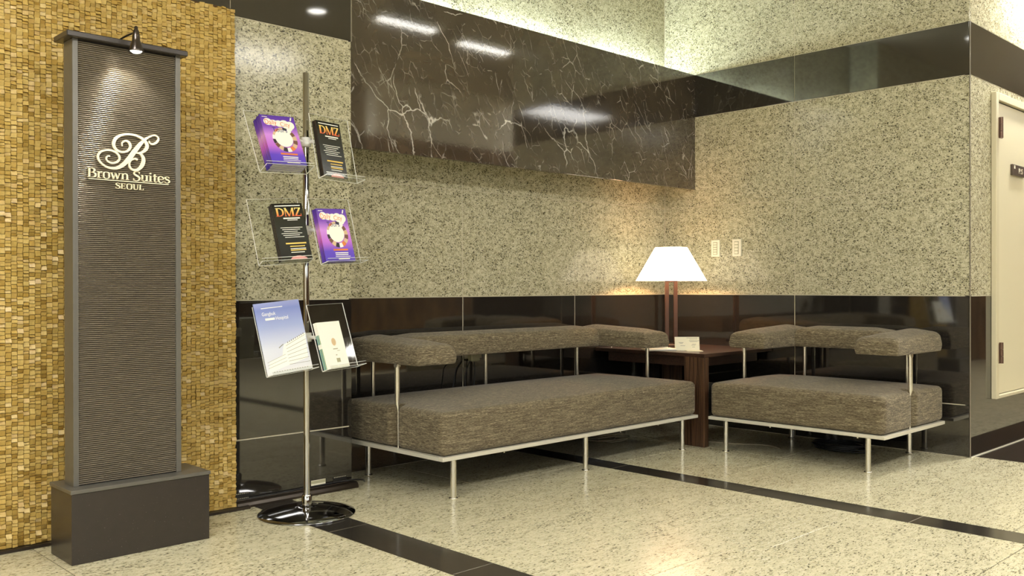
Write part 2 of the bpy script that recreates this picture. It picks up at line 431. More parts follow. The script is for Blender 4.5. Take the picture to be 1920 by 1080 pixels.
def slabs(parent, axis, plane, sgn, cuts, rows, th=.02):
    """rows: (z0, z1, name, material, half gap); cuts: positions along the wall"""
    for z0, z1, nm, mat, g, fwd in rows:
        for a, b in zip(cuts[:-1], cuts[1:]):
            m = MB()
            if axis == 'y':
                lo, hi = sorted((plane+sgn*fwd, plane-sgn*th)); m.box(a+g, b-g, lo, hi, z0+g, z1-g, .0012)
            else:
                lo, hi = sorted((plane+sgn*fwd, plane-sgn*th)); m.box(lo, hi, a+g, b-g, z0+g, z1-g, .0012)
            m.build(nm, mat, parent)
GD = .003
ROWS = [(0, HJ, 'dado_slab', M['black'], GD, 0), (HJ, HD, 'dado_slab', M['black'], GD, 0)]
UP = [(HD, GR, 'granite_slab', M['granite'], G, -.002), (GR, B0, 'granite_slab', M['granite'], G, -.002)]
BAND = [(B0, B1, 'band_slab', M['black'], GD*.6, 0)]
TOP = [(B1, CEIL_Z, 'granite_slab', M['granite'], G, -.002)]

wb = struct(MB().box(XL-.05, .08, .003, .09, 0, CEIL_Z).build('wall_back', M['backing']))
slabs(wb, 'y', 0, -1, [XL, -1.962, -.986, 0], ROWS+UP[:1]+[(GR, B1, 'granite_slab', M['granite'], G, -.002)]+TOP)
wr = struct(MB().box(.003, .08, YR+.03, .016, 0, CEIL_Z).build('wall_right', M['backing']))
slabs(wr, 'x', 0, -1, [YR+.004, -1.034, 0], ROWS+UP+BAND+TOP)
we = struct(MB().box(.03, 2.6, YR+.003, YR+.07, 0, CEIL_Z).build('wall_return', M['backing']))
slabs(we, 'y', YR, -1, [.004, .97, 1.94, 2.6], [(0, HD, 'dado_slab', M['black'], GD, 0)]+[(HD, B0, 'granite_slab', M['granite'], G, -.002)]+BAND+TOP)
# pale strip down the outer corner, a chamfer's highlight put into colour
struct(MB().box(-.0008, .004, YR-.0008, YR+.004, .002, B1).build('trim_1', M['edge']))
wl = struct(MB().box(-7.0, XL-.016, YQ+.003, .09, 0, CEIL_Z).build('wall_left', M['backing']))
slabs(wl, 'y', YQ, -1, [-5.6, -4.58, -3.56, XL], ROWS+UP+BAND+TOP)
slabs(wl, 'x', XL+.0, 1, [YQ+.018, 0], ROWS+UP+BAND+TOP)
struct(MB().box(XL-.004, XL+.003, YQ-.002, YQ+.006, B0, B1+.3).build('trim_2', M['edge']))
struct(MB().box(.01, 2.6, YR-.006, YR-.001, 0, .004).build('trim_3', M['white']))
struct(MB().box(-.004, .004, YP-.012, YP-.003, B0, B1).build('trim_4', M['signframe'])) if False else None

# far side of the lobby: only its light and reflections reach the picture
struct(MB().box(-9.5, 7.5, -10.5, -10.4, 0, CEIL_Z).build('wall_far', M['farwood']))
struct(MB().box(-9.6, -9.5, -10.5, .1, 0, CEIL_Z).build('wall_entrance', M['farstone']))
wo = struct(MB().box(.35, 7.5, -4.75, -4.6, 0, 2.62).build('wall_opposite', M['farwood']))
MB().box(.35, 7.5, -4.76, -4.6, 2.62, CEIL_Z).build('bulkhead', M['farstone'], wo)
struct(MB().box(7.4, 7.5, -4.6, YR+.1, 0, CEIL_Z).build('wall_corridor_end', M['farwood']))
struct(MB().box(2.6, 7.5, YR+.016, YR+.1, 0, CEIL_Z).build('wall_corridor_side', M['farstone']))
struct(MB().box(-9.5, 7.5, -10.5, .1, CEIL_Z, CEIL_Z+.06).build('ceiling', M['ceil']))

# ------------------------------------------------------------------ floor
fl = MB(); fl.box(-9.5, 7.5, -10.5, .1, -.06, -.003); fl.cur = 1
fl.box(-9.5, -5.3, -10.5, .1, -.05, 0); fl.box(-5.3, 2.4, -10.5, -4.3, -.05, 0); fl.box(2.4, 7.5, -4.6, YR, -.05, 0); fl.box(2.4, 7.5, -10.5, -4.76, -.05, 0)
floor = struct(fl.build('floor', [M['grout'], M['floor']]))
def tiles(x0, x1, ys, nm='floor_tile', mat='floor', g=.002):
    for a, b in zip(ys[:-1], ys[1:]):
        MB().box(x0+g, x1-g, b+g, a-g, -.02, 0, .0008).build(nm, M[mat], floor)
tiles(-5.3, -4.39, [0, -.75, -1.3, -1.85, -2.4, -3.0, -3.6, -4.3])
tiles(-4.39, -3.47, [0, -.55, -1.065, -1.55, -2.05, -2.6, -3.2, -3.8, -4.3])
tiles(-3.47, -3.28, [0, -.913, -1.67, -2.43, -3.2, -4.3], 'border_tile', 'blackfloor')
MB().box(-3.466, -3.284, -4.3, -.3, -.003, -.0008).box(-1.676, -1.529, -4.3, 0, -.003, -.0008).build('border_grout', M['edge'], floor)
tiles(-3.28, -2.465, [0, -.61, -1.22, -1.64, -2.15, -2.46, -3.0, -3.6, -4.3])
tiles(-2.465, -1.68, [0, -.7, -1.2, -1.55, -1.84, -2.26, -2.92, -3.5, -4.3])
tiles(-1.68, -1.525, [0, -.882, -1.68, -2.467, -3.2, -4.3], 'border_tile', 'blackfloor')
tiles(-1.525, -.76, [0, -.8, -1.43, -2.156, -2.815, -3.5, -4.3])
tiles(-.76, .06, [0, -.65, -1.36, -2.156, -2.815, -3.5, -4.3])
for a, b in ((.06, .83), (.83, 1.61), (1.61, 2.4)):
    tiles(a, b, [YR, -2.38], 'border_tile', 'blackfloor'); tiles(a, b, [-2.38, -2.98, -3.6, -4.3])

# ------------------------------------------------------------------ gold mosaic facing
YM = -.318
mo = struct(MB().box(-5.7, -3.556, YM+.012, YQ-.001, .012, 2.195).build('wall_mosaic', M['mosaicback']))
CW = .0204
rng = random.Random(3)
def tile_mesh(w, h, pr, tx, tz):
    m = MB(); y = 0
    d = [pr+(sx*tx+sz*tz) for sx, sz in ((-1, -1), (1, -1), (1, 1), (-1, 1))]
    e = .0009
    P = [(e, e), (w-e, e), (w-e, h-e), (e, h-e)]
    F = [(P[k][0], -d[k], P[k][1]) for k in range(4)]; B = [(P[k][0], .002, P[k][1]) for k in range(4)]
    i = len(m.v); m.v += F+B
    for f in ((0, 1, 2, 3), (0, 4, 5, 1), (1, 5, 6, 2), (2, 6, 7, 3), (3, 7, 4, 0)):
        m.f.append(tuple(i+k for k in f)); m.mi.append(0); m.smooth.append(False)
    return m
HS = [.0105, .013, .0155, .0155, .0185, .022]
var = []
for k in range(26):
    h = HS[k % 6]; var.append((h, tile_mesh(CW, h, rng.uniform(.007, .0125), rng.uniform(-.0034, .0034), rng.uniform(-.0042, .0042))))
cells = []
ncol = int((5.7-3.558)/CW)
for c in range(ncol):
    x = -3.558-CW*(c+1); z = .014+rng.uniform(-.012, 0); 
    while z < 2.19:
        k = rng.randrange(len(var)); h = var[k][0]
        if z < .013: z = .0135
        if z+h > 2.197: break
        cells.append((x, z, k)); z += h
dist = lambda c: (c[0]+4.75)**2 + (c[1]-.6)**2
vis = sorted([c for c in cells if c[0] > -4.93 and not (-4.36 < c[0] < -3.9 and c[1] < 1.85)], key=dist)
near = set(vis[:300]); protos = {}
for c in cells:
    if c in near:
        if c[2] not in protos: protos[c[2]] = var[c[2]][1].build('mosaic_tile', M['mosaic'], mo, (c[0], YM+.012, c[1]))
        else: link_copy(protos[c[2]], mo, (c[0], YM+.012, c[1]))
rest = MB()
for c in cells:
    if c in near: continue
    t = var[c[2]][1]; i = len(rest.v); ox, oz = c[0], c[1]
    rest.v += [(x+ox, y+YM+.012, z+oz) for x, y, z in t.v]
    for f in t.f: rest.f.append(tuple(i+k for k in f)); rest.mi.append(0); rest.smooth.append(False)
ro = rest.build('mosaic_tiles', M['mosaic'], mo); ro['kind'] = 'stuff'
struct(MB().box(-5.7, -3.5, YM-.022, YQ-.001, 0, .012, .002).build('baseboard_left', M['trunk']))

# ------------------------------------------------------------------ marble fascia with cove light
pn = thing('marble_panel', 'long dark brown white-veined marble panel mounted high over the sofa', 'wall panel', (XL, YP, PZ))
MB().box(0, -XL-.001, 0, .028, 0, B1-PZ, .0015).build('marble_slab', M['marble'], pn)
MB().box(.004, -XL-.004, .03, .258, .70, .72).build('cove_shelf', M['backing'], pn)
for k in range(3):
    MB().tube([(.05+k*.97, .215, .803), (.05+k*.97+.86, .215, .803)], .011, 12).build('cove_tube', M['cove_e'], pn)

# ------------------------------------------------------------------ ceiling fixtures
def ceil_light(x, y, lx, ly, label, mat='ceil_e'):
    t = thing('ceiling_light', label, 'ceiling light', (x, y, CEIL_Z-.03))
    for a in ((-lx/2-.03, lx/2+.03, -ly/2-.03, -ly/2), (-lx/2-.03, lx/2+.03, ly/2, ly/2+.03), (-lx/2-.03, -lx/2, -ly/2, ly/2), (lx/2, lx/2+.03, -ly/2, ly/2)):
        MB().box(a[0], a[1], a[2], a[3], -.01, .03).build('frame', M['white'], t)
    MB().box(-lx/2, lx/2, -ly/2, ly/2, .002, .012).build('diffuser', M[mat], t)
ceil_light(-.65, -2.75, .62, .15, 'small slim ceiling light in front of the long sofa', 'small_e')
ceil_light(.36, -2.87, .62, .15, 'small slim ceiling light in front of the loveseat', 'small_e')
ceil_light(2.8, -4.4, 1.0, .12, 'slim ceiling light inside the corridor', 'small_e')
ceil_light(3.6, -4.0, 1.2, .4, 'added wide ceiling fill light in the corridor by the dark wood wall')  # unseen, added to brighten the bulkhead mirrored in the marble panel
ceil_light(5.4, -2.8, 1.2, .5, 'added wide ceiling fill light far along the corridor')  # unseen, added to light the corridor floor mirrored in the black dado
ceil_light(1.0, -2.36, .6, .12, 'small ceiling light over the cream door', 'wash_e')
for x, y, w in ((-1.37, -3.05, 'beside the slim lights'), (-3.4, -.97, 'above the brochure rack')):
    t = thing('downlight', 'round recessed downlight ' + w, 'ceiling light', (x, y, CEIL_Z-.012))
    MB().lathe([(.075, 0), (.085, .0), (.085, .012), (.075, .012)], n=20, cap=False).build('ring', M['white'], t)
    MB().lathe([(.001, .006), (.074, .006), (.074, .011), (.001, .011)], n=20).build('diffuser', M['small_e'], t)
for x, y, w in ((-3.4, -4.6, 'before the brochure rack'), (-1.2, -4.7, 'before the long sofa'), (-5.6, -4.9, 'before the hotel sign'), (-3.4, -7.2, 'deep in the lobby middle'),
                (-6.6, -7.2, 'deep in the lobby near the entrance'), (-.4, -7.2, 'deep in the lobby past the corridor mouth'), (-7.9, -3.6, 'by the entrance wall'), (-5.9, -2.3, 'over the gold mosaic')):
    ceil_light(x, y, 1.2, .6, f'wide ceiling light {w}', 'ceil_e' if y > -6 else 'small_e')
# unseen glowing windows, added behind the camera as soft fill
def window(n, x0, x1, y0, y1, z0, z1, k):
    w = struct(MB().box(x0, x1, y0, y1, z0, z1).build(f'window_{n}', M['window_e']))
    lx, ly = x1-x0, y1-y0
    for j in range(k+1):
        if lx > ly: MB().box(x0+lx*j/k-.03, x0+lx*j/k+.03, y1, y1+.03, z0, z1).build('mullion', M['fardark'], w)
        else: MB().box(x1, x1+.03, y0+ly*j/k-.03, y0+ly*j/k+.03, z0, z1).build('mullion', M['fardark'], w)
window(1, -8.5, -.5, -10.4, -10.38, 1.3, 3.0, 6)
window(2, -9.5, -9.48, -9.5, -2.5, 1.3, 3.0, 5)

# ================================================================== SEATING
def make_sofa(L, label, loc, rz, mids):
    """local x along the length, front towards -y"""
    t = thing('lounge_sofa' if L > 1.5 else 'lounge_loveseat', label, 'sofa', loc, rz)
    h = L/2; yf, yr = -.40, .385; zr0, zr1, zs = .187, .205, .405
    yp = yf+.358
    def notch(p):
        d = abs(p.y-yp-.014); e = h-abs(p.x)
        if d < .06 and e < .08:
            k = (1-min(1, max(0, (d-.022)/.012)))*max(0, 1-e/.08)
            p = Vector((p.x-math.copysign(.065*k, p.x), p.y, p.z))
        return p
    # seat in its own fine mesh so that the two side notches read
    m = MB(); m.rbox(-h, h, yf, yr, zr1+.001, zs, .03, .022, .0125, notch)
    m.build('seat', M['fabric'], t, weld=True)
    r = MB(); X_, Ya, Yb, w_ = h+.006, yf-.006, yr+.002, .03
    r.box(-X_, X_, Ya, Ya+w_, zr0, zr1, .0015).box(-X_, X_, Yb-w_, Yb, zr0, zr1, .0015).box(-X_, -X_+w_, Ya+w_, Yb-w_, zr0, zr1).box(X_-w_, X_, Ya+w_, Yb-w_, zr0, zr1)
    r.build('rail_frame', M['rail'], t)
    MB().box(-X_+w_, X_-w_, Ya+w_, Yb-w_, zr0+.004, zr1).build('underside', M['underside'], t)
    # cushions
    za, zb = .605, .70
    MB().cushion(-h+.245, h-.245, .155, .385, za, zb+.02, .038, .008, .012).build('back_cushion', M['fabric'], t, weld=True)
    for sx in (-1, 1):
        x0, x1 = sorted((sx*(h-.012), sx*(h-.247)))
        def slope(p, _=0):
            k = max(0, min(1, (p.y+.20)/.55)); b = math.exp(-((p.z-.655)/.008)**2)*.004 if p.y < -.16 else 0
            q = Vector((p.x, p.y+b, p.z + k*.019*max(0, (p.z-za)/(zb-za))))
            return q
        MB().cushion(x0, x1, -.205, .385, za, zb, .038, .010, .014, slope).build('arm_cushion', M['fabric'], t, weld=True)
        # arm post in the side notch, flattened below the seat top
        px = sx*(h-.014)
        MB().tube([(px, yp-.008, zr0-.006), (px, yp-.008, .385), (px, yp, .415), (px, yp, .606)], [.0055, .0055, .0125, .0125], 12).tube([(px-.012, yp, .600), (px+.012, yp, .600)], .012, 8).build('post', M['steel'], t)
    bx = [-(h-.185), h-(.185 if L > 1.5 else .212)] + ([0] if L > 1.5 else [])
    for x in bx:
        MB().tube([(x, .395, zr0), (x, .395, .612)], .0115, 12).build('post', M['steel'], t)
    legs = [(-h+.09, yf+.035), (h-.1, yf+.035), (-h+.12, yr-.04), (h-.18, yr-.04)] + [(q, yf+.035) for q in mids]
    for x, y in legs:
        lg = MB().tube([(x, y, .006), (x, y, zr0)], .0145, 14).build('leg', M['steel'], t)
        MB().lathe([(.019, 0), (.021, .002), (.021, .007), (.015, .009)], (x, y, 0), 16).build('foot', M['steel'], lg)
    for x in ([-.6, .28, .62] if L > 1.5 else [-.42, -.13, .38]):
        MB().tube([(x, yf+.01, zr0-.008), (x, yf+.01, zr0)], .005, 8).build('screw', M['steel'], t)
    
    return t
make_sofa(1.98, 'long grey-brown tweed sofa with steel legs under the marble panel', (-1.845, -.462, 0), 0, [.02])
make_sofa(1.05, 'short grey-brown tweed loveseat right of the lamp table', (-.452, -1.475, 0), -math.pi/2, [])

# ================================================================== CORNER TABLE
TZ = .566
tb = thing('corner_table', 'square dark wood corner table carrying the lamp between the sofas', 'table', (-.40, -.44, 0))
MB().box(-.39, .39, -.435, .43, TZ-.022, TZ, .002).build('table_top', M['tabletop'], tb)
ap = MB(); ap.box(-.33, .35, -.36, -.34, TZ-.085, TZ-.022); ap.box(-.34, -.32, -.36, .36, TZ-.085, TZ-.022); ap.box(.33, .35, -.36, .36, TZ-.085, TZ-.022); ap.box(-.33, .35, .34, .36, TZ-.085, TZ-.022)
ap.build('apron', M['tabletop'], tb)
for sx, sy in ((-1, -1), (1, 1)):
    if True:
        x0 = -.388 if sx < 0 else .345; y0 = -.433 if sy < 0 else .278
        l = MB(); l.box(x0, x0+.043, y0, y0+.15, 0, TZ-.022, .001)
        if sx < 0 and sy < 0:
            for k in range(11):
                l.box(x0-.0025, x0+.001, y0+.004+k*.0132, y0+.004+k*.0132+.0095, .001, TZ-.024)
        l.build('leg', M['tablewood'], tb)

# ------------------------------------------------------------------ lamp
LX, LY = -.40, -.345
lp = thing('table_lamp', 'lit table lamp with white flared shade on twin wooden bars', 'lamp', (LX, LY, TZ), math.radians(-45))
MB().box(-.07, .07, -.06, .06, 0, .02, .003).build('lamp_foot', M['lampwood'], lp)
for sx in (-1, 1):
    MB().box(sx*.029-.0125, sx*.029+.0125, -.0125, .0125, .02, .462, .001).build('lamp_bar', M['lampwood'], lp)
MB().box(-.0415, .0415, -.0125, .0125, .438, .462, .001).build('cross_bar', M['lampwood'], lp)
sh = MB(); n = 48
ro_ = [[(r*math.cos(2*math.pi*j/n), r*math.sin(2*math.pi*j/n), z) for j in range(n)] for r, z in ((.238, .446), (.173, .56), (.108, .672), (.106, .672), (.171, .56), (.236, .446), (.238, .446))]
sh.grid(ro_, True); sh.build('lamp_shade', M['shade'], lp)
MB().tube([(0, 0, .462), (0, 0, .50)], .018, 12).build('socket', M['blackmetal'], lp)
MB().lathe([(.006, .5), (.016, .505), (.018, .515), (.004, .52)], (0, 0, 0), 16).build('bulb', M['bulb'], lp)
sp = MB()
for a in range(3):
    c_, s_ = math.cos(a*2.094), math.sin(a*2.094); sp.tube([(0, 0, .66), (c_*.109, s_*.109, .66)], .002, 6)
sp.build('shade_spider', M['blackmetal'], lp)
pl = bpy.data.lights.new('lamp_light', 'POINT'); pl.energy = 8; pl.color = (1, .55, .27); pl.shadow_soft_size = .03
plo = bpy.data.objects.new('lamp_light', pl); COL.objects.link(plo); plo.parent = lp; plo.location = (0, 0, .54)

# ------------------------------------------------------------------ papers on the table
cd_ = thing('folded_card', 'cream printed card standing upright beside the lamp on the corner table', 'card', (-.588, -.652, TZ+.0005), math.radians(-45))
MB().box(-.115, .042, .0, .004, .0, .088).build('card_face', M['cream'], cd_)
for o in cd_.children: o.rotation_euler = (math.radians(-12), 0, 0)
MB().box(-.05, .048, -.075, -.002, 0, .0025).build('card_foot', M['cream'], cd_)
pr_ = MB()
for k, (a, b, z) in enumerate(((-.04, .03, .080), (-.02, .03, .072), (-.025, .04, .062), (-.02, .03, .056), (-.005, .02, .04), (-.01, .015, .033), (-.005, .012, .022), (-.09, -.06, .05), (-.085, -.065, .045), (-.08, -.05, .03))):
    pr_.box(a, b, -.0006, .0004, z, z+.0022)
po = pr_.build('print', M['ink'], cd_); po.rotation_euler = (math.radians(-12), 0, 0)
mg = thing('folded_newspaper', 'white folded newspaper lying flat under the right arm of the long sofa', 'newspaper', (-.73, -.49, TZ+.0005), math.radians(-35))
mm = MB(); mm.rbox(-.10, .10, -.055, .075, 0, .014, .006, 0, .03); mm.build('pages', M['paper'], mg)
pr2 = MB()
for k in range(5): pr2.box(-.09+.004*k, .06-.01*(k % 3), -.03+.02*k, -.025+.02*k, .0136, .0144)
pr2.build('print', M['ink'], mg)
m2 = MB(); m2.rbox(-.05, .06, -.0, .06, .014, .026, .0055, 0, .02); m2.build('folded_sheet', M['paper'], mg)
sc_ = MB(); sc_.prism([(0, 0), (.012, .012), (.004, .02), (.0, .02), (.006, .012), (-.004, .003)], -.001, .001)
tag(sc_.build('paper_scrap', M['paper'], None, (-.752, -.115, TZ+.001)), 'tiny bent white paper scrap near the back of the corner table', 'paper')

# ================================================================== WALL SWITCHES, OUTLET
def switch(y0, y1, label, n):
    t = thing('light_switch', label, 'switch', (0.002, (y0+y1)/2, 1.239), 0, 'light switches on the granite wall')
    w = y1-y0
    MB().box(-.011, 0, -w/2, w/2, -.059, .059, .002).build('plate', M['white'], t)
    MB().box(-.0125, -.008, -.017, .017, -.044, .044, .0005).build('inset', M['switchgrey'], t)
    for k in range(n):
        z = -.042+k*.084/n
        MB().box(-.0155, -.010, -.013, .013, z+.002, z+.084/n-.003, .0008).build('rocker', M['white'], t)
switch(-.470, -.402, 'white switch plate on granite, left one, nearer the lamp', 5)
switch(-.640, -.572, 'white switch plate on granite, right one, farther from the lamp', 4)
ot = thing('wall_outlet', 'pale grey wall outlet with plugged adapter behind the long sofa', 'outlet', (-1.885, -.002, .585))
MB().box(-.075, .06, -.012, 0, -.03, .05, .003).build('outlet_plate', M['greyplastic'], ot)
MB().box(-.055, .012, -.05, -.012, -.045, .0, .006).build('adapter', M['switchgrey'], ot)
cb = MB(); cb.tube(catmull([(-.02, -.03, -.045), (-.018, -.035, -.12), (-.03, -.03, -.25), (-.03, -.03, -.4)]), .003, 6)
cb.tube(catmull([(-.05, -.03, -.04), (-.09, -.04, -.1), (-.10, -.04, -.2), (-.08, -.03, -.4)]), .003, 6)
cb.tube(catmull([(-.10, -.02, -.03), (-.17, -.05, -.07), (-.19, -.05, -.14), (-.22, -.04, -.3)]), .003, 6)
cb.build('cord', M['cable'], ot)

# ================================================================== DOOR
DX0, DX1 = .331, 1.32
dr = struct(MB().box(DX0+.05, DX1-.05, YR-.012, YR+.004, .33, 2.07, .001).build('door_1', M['door']))
def fpart(m, name, mat): return m.build(name, mat, dr)
f = MB(); f.box(DX0, DX0+.045, YR-.03, YR, .306, 2.124, .003); f.box(DX1-.045, DX1, YR-.03, YR, .306, 2.124, .003)
f.box(DX0+.045, DX1-.045, YR-.03, YR, 2.078, 2.124, .003); f.box(DX0+.045, DX1-.045, YR-.03, YR, .306, .326, .003); fpart(f, 'door_frame', M['doorframe'])
g = MB(); g.box(DX0+.045, DX1-.045, YR-.006, YR, .326, .334); g.box(DX0+.045, DX1-.045, YR-.006, YR, 2.068, 2.078); g.box(DX0+.043, DX0+.051, YR-.006, YR, .326, 2.078); fpart(g, 'door_gap', M['dark'])
for z in (.515, 1.853):
    hg = MB()
    for k in range(3): hg.tube([(DX0+.063, YR-.036, z+k*.042), (DX0+.063, YR-.036, z+k*.042+.04)], .012, 12)
    hg.box(DX0+.035, DX0+.095, YR-.033, YR-.0285, z, z+.12); fpart(hg, 'hinge', M['hinge'])
ps = fpart(MB().box(.63, .86, YR-.026, YR-.012, 1.655, 1.722, .002), 'door_plate', M['plate'])
def text(s, size, mat, parent, loc, rot, name='lettering', ext=.0004, sx=1.0, align='LEFT'):
    cu = bpy.data.curves.new(name, 'FONT'); cu.body = s; cu.size = size; cu.extrude = ext; cu.align_x = align; cu.materials.append(mat); cu.resolution_u = 3
    tmp = bpy.data.objects.new(name, cu); me = bpy.data.meshes.new_from_object(tmp); bpy.data.objects.remove(tmp)
    o = bpy.data.objects.new(name, me); COL.objects.link(o); o.parent = parent; o.location = loc; o.rotation_euler = rot; o.scale = (sx, 1, 1); return o
text('P.S', .046, M['white'], ps, (.735, YR-.0265, 1.672), (math.pi/2, 0, 0), sx=1.45)
fpart(MB().box(.655, .675, YR-.0268, YR-.0255, 1.696, 1.716), 'plate_mark', M['white'])

# ================================================================== HOTEL SIGN
sg = thing('hotel_sign', 'tall dark ribbed metal hotel sign reading Brown Suites beside gold mosaic', 'sign', (-4.11, -.557, 0))
bo = lambda x0, x1, y0, y1, z0, z1, bv=.0015: MB().box(x0+4.11, x1+4.11, y0+.557, y1+.557, z0, z1, bv)
bo(-4.362, -3.852, -.665, -.45, 0, .25).build('base', M['sign'], sg)
bo(-4.366, -3.848, -.669, -.446, .25, .264).build('base_plate', M['signframe'], sg)
sd = MB()
for a in ((-4.335, -4.316), (-3.956, -3.937)):
    sd.box(a[0]+4.11, a[1]+4.11, -.605+.557, -.515+.557, .264, 1.868, .001)
sd.build('side_frame', M['signframe'], sg)
bo(-4.316, -3.956, -.592, -.52, .264, 1.868, 0).build('core', M['sign'], sg)
rb = MB(); rows = []; pitch = .0072; nr = int(1.60/pitch)
for k in range(nr):
    z = .266+k*pitch
    for dz, y in ((0, -.5895), (.16, -.5965), (.36, -.6000), (.62, -.6000), (.84, -.5965)):
        rows.append([(-4.316+4.11, y+.557, z+dz*pitch), (-3.956+4.11, y+.557, z+dz*pitch)])
rb.grid(rows, sm=True); rb.build('ribbed_panel', M['rib'], sg)
bo(-4.362, -3.918, -.632, -.49, 1.868, 1.889, .003).build('cap', M['sign'], sg)
# emblem: scripted B, pixel-traced strokes in the sign plane
ST = [
 [(0.0786, 0.2812, 0.0039), (0.08, 0.2737, 0.0051), (0.0913, 0.2699, 0.0073), (0.1056, 0.277, 0.0079), (0.1142, 0.2907, 0.0068), (0.1085, 0.3013, 0.0051), (0.0957, 0.3035, 0.0051), (0.0773, 0.295, 0.0067), (0.0575, 0.2789, 0.0101), (0.038, 0.2559, 0.0144), (0.0185, 0.229, 0.0171), (0.002, 0.2053, 0.0165), (-0.0199, 0.1813, 0.0142), (-0.0415, 0.1684, 0.0114), (-0.0656, 0.1657, 0.0081), (-0.0868, 0.1725, 0.0064), (-0.1038, 0.1872, 0.0069), (-0.1098, 0.2041, 0.008), (-0.1024, 0.2197, 0.0075), (-0.084, 0.2291, 0.007), (-0.0628, 0.2305, 0.007), (-0.0441, 0.2242, 0.0076), (-0.0333, 0.2115, 0.0076), (-0.0334, 0.1992, 0.0076), (-0.0441, 0.1887, 0.0076), (-0.0602, 0.1845, 0.007), (-0.0748, 0.1899, 0.0059), (-0.0801, 0.2002, 0.0054), (-0.0748, 0.2083, 0.0054), (-0.0668, 0.2091, 0.0054)],
 [(-0.0224, 0.2502, 0.0038), (-0.0229, 0.2619, 0.0049), (-0.0115, 0.2714, 0.0066), (0.0008, 0.268, 0.0082), (0.0076, 0.2555, 0.0088), (0.0035, 0.2413, 0.0082), (-0.0089, 0.2312, 0.0071), (-0.0279, 0.2285, 0.0071), (-0.044, 0.2351, 0.0087), (-0.0534, 0.2505, 0.0108), (-0.0506, 0.2685, 0.0114), (-0.0385, 0.2835, 0.0098), (-0.0196, 0.293, 0.0082), (0.005, 0.2972, 0.0072), (0.0325, 0.2942, 0.0078), (0.0548, 0.2841, 0.0101), (0.0682, 0.2688, 0.0123), (0.0687, 0.2521, 0.0123), (0.0546, 0.2368, 0.0089), (0.0351, 0.2301, 0.005), (0.0235, 0.2301, 0.0028)],
 [(0.0254, 0.2308, 0.0033), (0.0434, 0.2287, 0.0072), (0.0546, 0.2159, 0.0117), (0.0559, 0.1993, 0.0134), (0.0489, 0.1819, 0.0128), (0.0349, 0.1682, 0.01), (0.0184, 0.1654, 0.0077), (0.006, 0.174, 0.0072), (0.0033, 0.1889, 0.0071), (0.0102, 0.202, 0.0066), (0.024, 0.208, 0.0066), (0.0345, 0.2051, 0.0072)]]
YS = -.6045+.557
em = MB()
for k, s_ in enumerate(ST):
    pts = [(x-4.137+4.11, z+1.25, w) for x, z, w in catmull(s_, 5)]
    em.ribbon(pts, YS-.0005*k, YS+.006)
em.build('emblem', M['ivory'], sg)
# serif letters drawn from strokes
GL = {}
def gl(ch, adv, *st): GL[ch] = (adv, st)
V = lambda x, a, b, w: [(x, a, w), (x, b, w)]
H = lambda a, b, y, w=.055: [(a, y, w), (b, y, w)]
C = lambda *p: catmull(list(p), 5)
CAPF = lambda a=.0, b=.3: [H(a, b, .973), H(a, b, .027)]
Sp = [(.56, .78, .05), (.5, .95, .06), (.3, 1, .07), (.11, .9, .12), (.1, .72, .15), (.3, .56, .17), (.54, .4, .16), (.58, .2, .14), (.45, .03, .08), (.25, 0, .06), (.08, .1, .06), (.05, .25, .05)]
gl('B', .8, V(.15, 0, 1, .17), *CAPF(), C((.15, .97, .055), (.4, .96, .07), (.57, .87, .14), (.57, .68, .15), (.42, .56, .07), (.15, .54, .05)), C((.15, .54, .05), (.45, .52, .07), (.66, .4, .15), (.66, .16, .15), (.46, .04, .07), (.15, .03, .055)))
gl('r', .5, V(.14, 0, .66, .15), H(0, .3, .027), H(0, .14, .64), C((.18, .45, .06), (.28, .62, .08), (.44, .63, .14)))
O_ = [(.3, .68, .05), (.11, .6, .1), (.08, .33, .15), (.11, .08, .1), (.3, -.01, .05), (.52, .08, .1), (.55, .33, .15), (.52, .6, .1), (.3, .68, .05)]
gl('o', .66, C(*O_)); gl('O', .92, C(*[(x*1.38, z*1.46-.005, w*1.15) for x, z, w in O_]))
gl('w', .94, [(.09, .66, .14), (.29, 0, .14)], [(.29, 0, .055), (.45, .62, .055)], [(.43, .66, .14), (.63, 0, .14)], [(.63, 0, .055), (.82, .66, .055)], H(0, .2, .64), H(.72, .92, .64), H(.36, .5, .64))
gl('n', .74, V(.14, 0, .66, .15), H(0, .29, .027), H(0, .14, .64), C((.18, .5, .05), (.33, .66, .07), (.5, .6, .12), (.55, .4, .15), (.55, 0, .15)), H(.41, .7, .027))
gl('S', .7, C(*Sp), V(.58, .76, .98, .04), V(.05, 0, .26, .04)); gl('s', .54, C(*[(x*.8, z*.68, w*.85) for x, z, w in Sp]))
gl('u', .74, V(.14, .1, .66, .15), H(0, .14, .64), C((.14, .2, .14), (.2, .04, .1), (.35, .0, .06), (.5, .12, .05)), V(.55, 0, .66, .15), H(.4, .55, .64), H(.55, .7, .027))
gl('i', .36, V(.15, 0, .66, .15), H(0, .3, .027), H(.0, .15, .64), V(.15, .82, .97, .15))
gl('t', .46, V(.19, .1, .85, .14), H(.02, .4, .64), C((.19, .15, .14), (.23, .03, .08), (.33, .01, .06), (.42, .08, .04)))
gl('e', .64, C((.1, .36, .05), (.5, .36, .05), (.51, .52, .1), (.32, .68, .06), (.12, .58, .1), (.08, .33, .14), (.14, .08, .12), (.34, 0, .07), (.55, .14, .04)))
gl('E', .74, V(.15, 0, 1, .17), H(0, .6, .973), H(0, .62, .027), H(.15, .5, .52), V(.59, .78, 1, .04), V(.61, 0, .24, .04), V(.5, .4, .64, .04))
gl('U', .86, V(.16, .25, 1, .17), H(0, .32, .973), C((.16, .3, .17), (.21, .08, .12), (.42, 0, .07), (.62, .08, .06), (.68, .3, .06)), V(.68, .28, 1, .06), H(.55, .82, .973))
